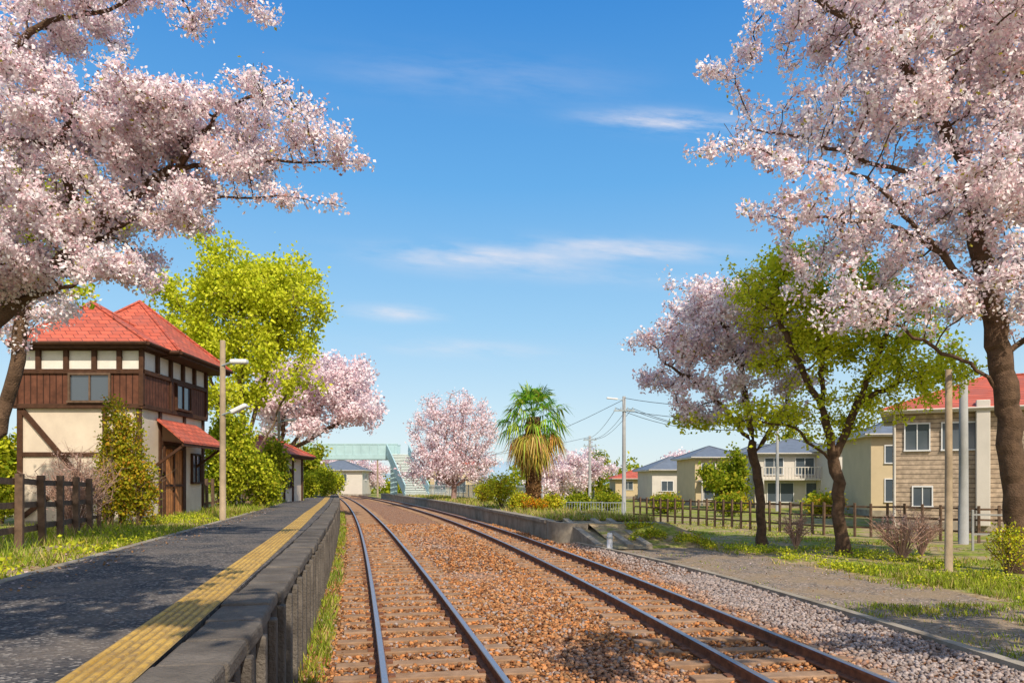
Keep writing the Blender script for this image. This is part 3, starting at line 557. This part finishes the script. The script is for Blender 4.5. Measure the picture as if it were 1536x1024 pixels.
# ------------------------------------------------------------ fences
def fence(name,pts,h,sp,mat,rails,pw=.09,picket=None,z=None):
    E=empty(name); A=Acc(); R_=Acc(); K_=Acc()
    for (x0,y0),(x1,y1) in zip(pts[:-1],pts[1:]):
        L=math.hypot(x1-x0,y1-y0); n=max(1,int(L/sp)); r=math.atan2(y1-y0,x1-x0)
        zz=lambda x,y: float(gz(x,y)) if z is None else z
        for i in range(n+1):
            q=i/n; x=x0+(x1-x0)*q; y=y0+(y1-y0)*q; hh=h+random.uniform(-.03,.03); A.box((x,y,zz(x,y)+hh/2-.05),(pw,pw,hh+.1),r+random.uniform(-.04,.04),Matrix.Rotation(random.uniform(-.02,.02),3,'X'))
        for rz in rails:
            for i in range(n):
                a=i/n;b=(i+1)/n; xa,ya,xb,yb=x0+(x1-x0)*a,y0+(y1-y0)*a,x0+(x1-x0)*b,y0+(y1-y0)*b
                nx,ny=-(y1-y0)/L*pw*.7,(x1-x0)/L*pw*.7
                R_.beam((xa+nx,ya+ny,zz(xa,ya)+rz+random.uniform(-.015,.015)),(xb+nx,yb+ny,zz(xb,yb)+rz+random.uniform(-.015,.015)),.035,pw*.85)
        if picket:
            m=int(L/picket)
            for i in range(m): q=i/m; x=x0+(x1-x0)*q; y=y0+(y1-y0)*q; K_.box((x,y,zz(x,y)+(rails[0]+rails[-1])/2),(.02,.02,abs(rails[-1]-rails[0])),r)
    A.obj('posts',mat,E,bev=.008); R_.obj('rails',mat,E)
    if K_.V: K_.obj('pickets',mat,E)
fence('wooden_fence',[(-5.3,5.6),(-5.7,7.4),(-6.5,9.6),(-8.25,15)],1.08,1.05,fencewood,(.28,.62,.97),.1)
fence('wooden_fence',[(-8.25,15),(-8.6,16)],.9,.8,fencewood,(.3,.85),.08)
fence('wooden_fence',[(-9.9,24.4),(-10.3,30),(-11,36)],1.1,.6,fencewood,(.3,.95),.09)
fence('wooden_fence',[(6.5,41),(9,35.5),(11.9,29.3),(15.5,25.5),(22,23)],1.25,.55,fencewood,(.35,.75,1.12),.08)
fence('metal_fence',[(2.7,44.5),(6.3,43)],.95,1.2,steelg,(.15,.9),.05,.16)
ipf=lambda y,o:(float(c2(y))+o,y)
fence('metal_fence',[ipf(88,5.2),ipf(75,5.2),ipf(62,5.2),ipf(50,5.2),ipf(42,5.2)],1.2,2,steelg,(.1,1.15),.06,.2,z=.47)
fence('wooden_fence',[(13.5,22.5),(17,21.3)],1.2,.9,polegrey,(.5,1.05),.06)
# ------------------------------------------------------------ station house
H=empty('half_timbered_station_house',(-12.85,20,.6))
W=3.2; D=4.0
box(H,'lower_walls',(0,W),(0,D),(0,3.12),plaster); box(H,'foundation',(-.04,W+.04),(-.04,D+.04),(-.2,.18),concrete)
box(H,'upper_planking',(-.06,W+.06),(-.06,D+.06),(3.2,4.06),brownplank); box(H,'upper_white_panels',(-.03,W+.03),(-.03,D+.03),(4.06,4.75),white)
T=Acc()
def tb(x,y,z): T.add([(a,b,c) for c in z for b in y for a in x],[(0,2,3,1),(4,5,7,6),(0,1,5,4),(2,6,7,3),(0,4,6,2),(1,3,7,5)])
tb((-.1,W+.1),(-.1,-.0),(3.1,3.22)); tb((-.1,W+.1),(-.11,-.03),(4.0,4.12)); tb((-.11,W+.11),(-.105,-.01),(4.6,4.76))
tb((W+.0,W+.105),(0,D+.1),(3.1,3.22)); tb((W+.03,W+.11),(-.03,D+.1),(4.0,4.12)); tb((W+.01,W+.105),(-.01,D+.1),(4.6,4.76))
for x in(-.1,.5,1.22,1.95,2.6,W-.02): tb((x,x+.12),(-.118,-.02),(3.16 if x<0 or x>3 else 4.06,4.72))
for y in(.7,1.5,2.3,3.1,3.98): tb((W+.02,W+.118),(y,y+.12),(3.16 if y>3.5 or 1.4<y<1.6 else 4.06,4.72))
for x in(-.02,W-.12): tb((x,x+.14),(-.05,.0-.001),(.18,3.1))
tb((2.2,2.32),(-.045,-.001),(.18,3.1)); tb((.12,2.2),(-.04,-.001),(1.85,1.97)); 
for y in(.95,2.5,3.86): tb((W+.001,W+.05),(y,y+.14),(.18,3.1))
tb((W+.001,W+.045),(1.1,2.5),(2.2,2.32))
T.obj('timber_frame',timber,H,bev=.008)
A=Acc(); A.beam((.12,-.03,3.05),(1.75,-.03,1.15),.05,.13); A.beam((1.3,-.028,1.2),(.14,-.028,.3),.05,.12); A.obj('diagonal_braces',timber,H)
def window(p,x,z,w,h,y=0,nm='window',panes=2,fm=None,axis='x'):
    fm=fm or timber; g=Acc(); 
    def B(a,u,v_,t0,t1):
        if axis=='x': a.add([(i,j,k) for k in v_ for j in(y-t1,y-t0) for i in u],[(0,2,3,1),(4,5,7,6),(0,1,5,4),(2,6,7,3),(0,4,6,2),(1,3,7,5)])
        else: a.add([(j,i,k) for k in v_ for j in(y+t0,y+t1) for i in u],[(0,2,3,1),(4,5,7,6),(0,1,5,4),(2,6,7,3),(0,4,6,2),(1,3,7,5)])
    B(g,(x,x+w),(z,z+h),.004,.02); g.obj(nm+'_glass',glass,p); f=Acc()
    B(f,(x-.05,x+w+.05),(z+h,z+h+.06),.002,.07); B(f,(x-.07,x+w+.07),(z-.06,z),.002,.1); B(f,(x-.05,x),(z,z+h),.002,.07); B(f,(x+w,x+w+.05),(z,z+h),.002,.07)
    for i in range(1,panes): B(f,(x+w*i/panes-.02,x+w*i/panes+.02),(z,z+h),.003,.05)
    f.obj(nm+'_frame',fm,p)
window(H,1.4,3.3,1.0,.66,-.06,'front_window',2,fencewood); window(H,1.9,3.3,.9,.66,W+.06,'side_window',2,timber,'y'); window(H,3.1,1.2,.6,.8,W,'lower_side_window',2,timber,'y')
box(H,'door',(W+.002,W+.045),(1.25,2.4),(.15,2.12),doorwood)
A=Acc(); 
for y in(1.2,1.8,2.4): A.box((W+.05,y,1.13),(.06,.07,2.0))
for z in(.2,1.1,2.15): A.box((W+.048,1.8,z),(.05,1.2,.07))
A.obj('door_frame',timber,H)
box(H,'door_step',(W+.05,W+.6),(1.1,2.5),(-.15,.12),concrete,.02)
def slab(p,name,q,th,mat):
    q=[Vector(v) for v in q]; V=q+[v-Vector((0,0,th)) for v in q]; n=len(q); F=[tuple(range(n)),tuple(range(n,2*n))[::-1]]+[(i,i+n,(i+1)%n+n,(i+1)%n) for i in range(n)]
    return mkobj(name,V,F,mat,p)
slab(H,'awning_roof',[(W+.03,.8,2.92),(W+.85,.6,2.3),(W+.85,3.6,2.3),(W+.03,3.4,2.92)],.06,redroof)
A=Acc(); A.beam((W+.8,.65,2.2),(W+.8,3.55,2.2),.06,.08); 
for y in(.8,3.4): A.beam((W+.02,y,1.65),(W+.75,y,2.18),.06,.07)
A.obj('awning_brackets',timber,H)
def hip(p,name,x,y,z,peak,ridge=0,mat=redroof,trim=timber,rx=True):
    (x0,x1),(y0,y1)=x,y; px,py,pz=peak
    a,b=((px-ridge/2,py,pz),(px+ridge/2,py,pz)) if rx else ((px,py-ridge/2,pz),(px,py+ridge/2,pz))
    c=[(x0,y0,z),(x1,y0,z),(x1,y1,z),(x0,y1,z)]; V=c+[a,b]
    F=[(0,1,5,4),(1,2,5),(2,3,4,5),(3,0,4)] if rx else [(0,1,4),(1,2,5,4),(2,3,5),(3,0,4,5)]
    mkobj(name,V,F,mat,p); box(p,name+'_fascia',(x0+.02,x1-.02),(y0+.02,y1-.02),(z-.14,z-.004),trim)
    A=Acc(); pr=[(0,a),(1,b),(2,b),(3,a)] if rx else [(0,a),(1,a),(2,b),(3,b)]
    for i,q in pr: A.tube([Vector(V[i])+Vector((0,0,.02)),Vector(q)+Vector((0,0,.03))],[.045,.045],6)
    if ridge: A.tube([Vector(a)+Vector((0,0,.03)),Vector(b)+Vector((0,0,.03))],[.05,.05],6)
    A.obj(name+'_ridge_caps',mat,p)
    g=Acc(); g.tube([(x0,y0-.03,z-.03),(x1,y0-.03,z-.03)],[.05,.05],6); g.tube([(x1+.03,y0,z-.031),(x1+.03,y1,z-.031)],[.05,.05],6); g.obj(name+'_gutter',trim,p)
hip(H,'front_roof',(-.12,W+.3),(-.32,2.9),4.78,(1.2,1.3,6.15)); hip(H,'rear_roof',(-.1,W+.62),(.9,D+.7),4.74,(1.75,2.9,6.55))
H2=empty('red_roofed_hut',(-12.6,34,.6)); box(H2,'walls',(0,2),(0,5),(0,2.5),plaster); hip(H2,'roof',(-.4,2.5),(-.4,5.4),2.5,(1,2.5,3.3),2.4,rx=False)
for y in(.3,1.6,3.0,4.6): box(H2,'post_%d'%int(y*10),(2.001,2.07),(y,y+.12),(0,2.4),timber)
window(H2,1.9,1.0,.8,.8,2.0,'window',2,timber,'y')
# ------------------------------------------------------------ houses
def house(name,x,y,rot,w,d,h,rh,wall,roof,wins,z=-.2,over=.5,balc=None):
    E=empty(name,(x,y,z),rot); box(E,'walls',(0,w),(0,d),(0,h),wall); box(E,'foundation',(-.03,w+.03),(-.03,d+.03),(-.1,.35),concrete)
    hip(E,'roof',(-over,w+over),(-over,d+over),h,(w/2,d/2,h+rh),max(.1,w-d)*.9 if w>d else .1,mat=roof,trim=sidingW)
    for i,(a,b,c,e_) in enumerate(wins): window(E,a,b,c,e_,0,'window_%d'%(i+1),2,lampw)
    window(E,d*.3,h*.62,1,1,w,'side_window',2,lampw,'y')
    if balc:
        a,b,zb=balc; A=Acc(); A.box(((a+b)/2,-.5,zb),(b-a,1.0,.14)); A.box(((a+b)/2,-1.0,zb+.95),(b-a,.07,.07))
        k=a
        while k<=b: A.box((k,-1.0,zb+.5),(.05,.05,.9)); k+=.25
        for k in(a+.05,b-.05): A.box((k,-.5,zb+.95),(.06,1.0,.07)); A.box((k,-.96,zb/2),(.12,.12,zb))
        A.obj('balcony',sidingW,E)
    return E
E=house('tan_two_storey_house',16.6,33.5,math.radians(-27),12,7,5.1,1.7,tanboards,redroof,[(.5,3.4,.9,1.1),(1.9,3.4,1.3,1.1),(5.0,3.2,.8,1.3),(6.6,.9,.7,.9),(8.5,3.4,1.5,1.1),(8.5,1,1.5,1.3),(.8,1,.7,.8)])
A=Acc(); 
for x in(-.02,4.2,8.0): A.tube([(x+.1,-.09,5.0),(x+.1,-.09,0)],[.05,.05],8)
A.obj('downpipes',sidingW,E); box(E,'chimney_duct',(3.1,3.6),(-.45,-.03),(.2,5.4),sidingW,.03)
house('beige_house',21.5,46,math.radians(-8),7,6,4.9,1.4,sidingB,roofgrey,[(.8,3.2,1,1),(3,3.2,1.2,1),(.8,.9,1.2,1.3)])
house('white_house',19.6,62,math.radians(-6),7.5,7,4.4,1.3,sidingW,roofgrey,[(.8,2.7,1.4,1.3),(3.2,2.7,1.4,1.3),(5.6,2.7,1.2,1.1),(1,.5,2,1.5),(4,.5,1.8,1.5)],balc=(.4,5,2.3))
house('white_house',24.6,58,math.radians(4),5,6,4.6,.9,sidingW,roofgrey,[(.8,2.8,1.4,1.2),(3,2.8,1.2,1.2),(1,.6,2,1.4)],balc=(.4,4.4,2.3))
house('beige_house',16.2,68,math.radians(3),4.4,6,4.3,1.1,sidingB,roofgrey,[(.6,2.6,1.2,1.1),(2.5,2.6,1.2,1.1),(.8,.6,1.8,1.4)],balc=(.3,3.8,2.2))
house('blue_roofed_house',14.6,80,math.radians(5),6.0,6,3.4,1.5,sidingW,roofgrey,[(1,1.2,1.2,1),(3.5,1.2,1.4,1)])
house('blue_roofed_house',24,84,0,9,7,4.6,1.8,sidingB,roofgrey,[(1,2.8,1.2,1),(4,2.8,1.6,1),(6.6,2.8,1.2,1)])
house('red_roofed_house',13.2,98,0,6,6,2.6,1.2,sidingB,redroof,[(1,1.2,1.2,1),(3.5,1.2,1.4,1)])
house('grey_roofed_house',32,110,0,12,8,4.6,2,sidingW,roofgrey,[(1,2.4,1.2,1),(5,2.4,1.6,1)])
house('red_roofed_house',-9.6,90,math.radians(-5),5,6,4.1,2.1,sidingB,redroof,[(.6,1,1.2,1.5),(2.8,1,1.4,1.5)])
house('grey_roofed_house',-31,118,0,8,7,4.0,1.6,sidingW,roofgrey,[(1,2.4,1.2,1),(4,2.4,1.6,1)])
# ------------------------------------------------------------ footbridge
FB=empty('pedestrian_footbridge'); A=Acc()
zd=5.2; A.box((-20,93,zd),(12.6,2.4,.35)); 
for y in(91.78,94.22): A.box((-20,y,zd+.6),(12.6,.06,1.2)); A.box((-20,y,zd+1.28),(12.7,.16,.14)); A.box((-20,y,zd-.25),(12.6,.14,.6))
for k in range(13): A.box((-26+k*1,91.74,zd+.6),(.1,.08,1.2))
for x in(-14.3,-26):
    for y in(92.1,93.9): A.box((x,y,2.4),(.5,.5,5.3))
    A.box((x,93,zd-.4),(.6,2.6,.5))
A.obj('deck_and_piers',teal,FB,bev=.02)
A=Acc(); B=Acc(); top_=Vector((-13.7,92,zd+.1)); bot=Vector((-10.2,82.5,.5)); d=(bot-top_); n=26; hd=Vector((d.x,d.y,0)).normalized(); sd=Vector((-hd.y,hd.x,0)); rz=math.atan2(hd.y,hd.x)
for i in range(n): q=top_+d*(i+.5)/n; B.box((q.x,q.y,q.z),(.36,2.5,.1),rz); B.box((q.x-hd.x*.17,q.y-hd.y*.17,q.z-.08),(.04,2.5,.2),rz)
for s_ in(-1.3,1.3):
    A.beam(top_+sd*s_,bot+sd*s_,.1,.5); A.beam(top_+sd*s_+Vector((0,0,1.1)),bot+sd*s_+Vector((0,0,1.1)),.12,.12)
    A.beam(top_+sd*s_+Vector((0,0,.65)),bot+sd*s_+Vector((0,0,.65)),.05,.75)
q=top_+d*.5; A.box((q.x,q.y,q.z/2),(.35,.35,q.z)); A.obj('stair_stringers',teal,FB); B.obj('stair_treads',M('stair_tread',(.68,.74,.7),.7,.1),FB)
# ------------------------------------------------------------ poles
def pole(name,x,y,z,h,r,mat,lamps=(),arms=()):
    E=empty(name,(x,y,z)); tube(E,'pole',[(0,0,-.1),(0,0,h*.5),(0,0,h)],[r,r*.92,r*.8],mat,12)
    for i,(lz,ax,tilt) in enumerate(lamps):
        tube(E,'lamp_arm_%d'%(i+1),[(0,-.05,lz),(ax*.6,-.07,lz+.06),(ax,-.09,lz+.08)],.022,steelg,6)
        A=Acc(); A.box((ax*1.5,-.1,lz+.09+tilt*.12),(abs(ax)*1.4,.2,.1),0,Matrix.Rotation(-tilt*(1 if ax>0 else -1),3,'Y')); A.obj('lamp_head_%d'%(i+1),lampw,E,bev=.03)
    for i,az in enumerate(arms):
        A=Acc(); A.box((0,-.1,az),(1.3,.09,.09)); 
        for q in(-.55,-.2,.2,.55): A.tube([(q,-.1,az+.04),(q,-.1,az+.2)],[.035,.025],6)
        A.obj('crossarm_%d'%(i+1),steelg,E)
    return E
pole('platform_lamp_post',-6.78,18,.75,4.35,.075,polewood,[(3.75,.28,.0),(2.6,.28,.45)])
for y in(34,52): pole('platform_lamp_post',float(c1(y))-PW-.3,y,.75,4.2,.07,polewood,[(3.7,.35,.1)])
pole('utility_pole',7.0,48,-.2,7.4,.13,polegrey,[(7.15,-.5,.1)],[6.5])
pole('utility_pole',7.6,75,-.2,6.6,.15,polegrey,(),[6.2,5.6]); pole('utility_pole',10.2,96,-.2,6,.13,polegrey,(),[5.5])
pole('utility_pole',19,55,-.2,6.5,.12,polegrey,(),[6.1]); pole('utility_pole',-19.6,112,-.2,6,.14,polewood,(),[5.4])
pole('utility_pole',9.78,17.2,-.2,4.5,.085,polewood); pole('concrete_utility_pole',14.7,25,-.2,5.5,.15,polegrey,(),[])
A=Acc()
def wire(a,b,sag,r=.016): A.tube([Vector(a).lerp(Vector(b),i/14)-Vector((0,0,sag*4*(i/14)*(1-i/14))) for i in range(15)],r,4)
for o in(-.5,.2,.5):
    wire((7+o,47.9,6.45),(7.6+o,74.9,6.1),.5); wire((7+o,47.9,6.45),(19+o,54.9,6.1),.9); wire((7.6+o,75,5.6),(10.2+o,95.9,5.5),.3)
wire((7,48,7),(-19.6,112,5.6),2.5); wire((7,48,6.3),(22,34,4.8),.6); wire((7,48,7.1),(14.7,25,5.2),.7); wire((7.6,75,6.3),(-19.6,112,5.4),1)
A.obj('overhead_wires',black)
E=empty('white_marker_post',(2.85,22.4,-.22)); tube(E,'post',[(0,0,0),(0,0,.5),(0,0,.54)],[.085,.08,.06],lampw,12); box(E,'band',(-.088,.088),(-.088,.088),(.38,.42),steelg)
# ------------------------------------------------------------ camera, light, sky
cam=bpy.data.cameras.new('camera'); co=bpy.data.objects.new('camera',cam); COL.objects.link(co); co.location=(0,0,1.75); co.rotation_euler=(math.radians(90),0,0)
cam.sensor_width=36; cam.lens=27; cam.shift_y=213/1536; cam.clip_end=6000; cam.clip_start=.1; S.camera=co
el=math.radians(44); sv=Vector((.40*math.cos(el),-.9165*math.cos(el),math.sin(el))).normalized()
L=bpy.data.lights.new('sun','SUN'); L.energy=5.0; L.angle=math.radians(.5); L.color=(1,.89,.73); lo=bpy.data.objects.new('sun',L); COL.objects.link(lo); lo.rotation_euler=sv.to_track_quat('Z','Y').to_euler()
w=bpy.data.worlds.new('World'); S.world=w; w.use_nodes=True; t=w.node_tree; N=t.nodes; bg=N['Background']
sky=N.new('ShaderNodeTexSky'); sky.sky_type='NISHITA'; sky.sun_disc=False; sky.sun_elevation=el; sky.sun_rotation=math.atan2(sv.x,sv.y); sky.air_density=1.0; sky.dust_density=.6; sky.ozone_density=2.2
hs=N.new('ShaderNodeHueSaturation'); hs.inputs['Saturation'].default_value=1.2; hs.inputs['Value'].default_value=1.2; t.links.new(sky.outputs[0],hs.inputs['Color'])
tc=N.new('ShaderNodeTexCoord'); sp=N.new('ShaderNodeSeparateXYZ'); t.links.new(tc.outputs['Generated'],sp.inputs[0])
def mt(op,a,b=None,cl=False):
    m=N.new('ShaderNodeMath'); m.operation=op; m.use_clamp=cl
    for i,v in enumerate((a,b)):
        if v is None: continue
        if isinstance(v,(int,float)): m.inputs[i].default_value=v
        else: t.links.new(v,m.inputs[i])
    return m.outputs[0]
rp=N.new('ShaderNodeValToRGB'); e=rp.color_ramp.elements
st=[(0,(.74,.83,.88)),(.09,(.58,.76,.87)),(.2,(.35,.63,.88)),(.36,(.14,.44,.84)),(.54,(.045,.27,.72)),(.7,(.1,.3,.68)),(1,(.22,.37,.6))]
while len(e)<len(st): e.new(.5)
for i,(p_,c_) in enumerate(st): e[i].position=p_; e[i].color=(*c_,1)
t.links.new(sp.outputs[2],rp.inputs['Fac'])
sm=N.new('ShaderNodeMix'); sm.data_type='RGBA'; t.links.new(mt('MULTIPLY',mt('SUBTRACT',mt('MULTIPLY',sp.outputs[1],-1),.05),.95,True),sm.inputs[0]); t.links.new(rp.outputs['Color'],sm.inputs[6]); sm.inputs[7].default_value=(1.25,1.12,1.0,1)
vm=N.new('ShaderNodeVectorMath'); vm.operation='SCALE'; vm.inputs['Scale'].default_value=1/.15; t.links.new(sm.outputs[2],vm.inputs[0])
m0=N.new('ShaderNodeMix'); m0.data_type='RGBA'; m0.inputs[0].default_value=.85; t.links.new(hs.outputs[0],m0.inputs[6]); t.links.new(vm.outputs[0],m0.inputs[7])
yy=mt('MAXIMUM',sp.outputs[1],.05); U=mt('DIVIDE',sp.outputs[0],yy); Vv=mt('DIVIDE',sp.outputs[2],yy)
cb=N.new('ShaderNodeCombineXYZ'); t.links.new(mt('MULTIPLY',U,5),cb.inputs[0]); t.links.new(mt('ADD',mt('MULTIPLY',Vv,26),mt('MULTIPLY',U,2.5)),cb.inputs[1])
no=N.new('ShaderNodeTexNoise'); no.inputs['Scale'].default_value=1; no.inputs['Detail'].default_value=7; no.inputs['Roughness'].default_value=.62; t.links.new(cb.outputs[0],no.inputs['Vector'])
tot=None
for u0,v0,a,b,s_ in((.21,.47,.085,.013,1.8),(-.05,.295,.12,.014,1.2),(.15,.305,.12,.013,1.2),(-.15,.222,.05,.009,1.4),(-.06,.175,.1,.01,.7),(-.05,.53,.18,.03,.25),(.1,.27,.2,.012,.4)):
    du=mt('DIVIDE',mt('SUBTRACT',U,u0),a); dv=mt('DIVIDE',mt('SUBTRACT',mt('ADD',Vv,mt('MULTIPLY',mt('SUBTRACT',U,u0),.05)),v0),b)
    g=mt('MULTIPLY',mt('EXPONENT',mt('MULTIPLY',mt('ADD',mt('MULTIPLY',du,du),mt('MULTIPLY',dv,dv)),-1)),s_); tot=g if tot is None else mt('ADD',tot,g)
gen=mt('MULTIPLY',mt('SUBTRACT',no.outputs['Fac'],.38),3.2,True); cl=mt('MULTIPLY',mt('MULTIPLY',tot,gen),.75,True)
mx=N.new('ShaderNodeMix'); mx.data_type='RGBA'; t.links.new(cl,mx.inputs[0]); t.links.new(m0.outputs[2],mx.inputs[6]); mx.inputs[7].default_value=(6.0,5.7,5.9,1)
t.links.new(mx.outputs[2],bg.inputs['Color']); bg.inputs['Strength'].default_value=.15
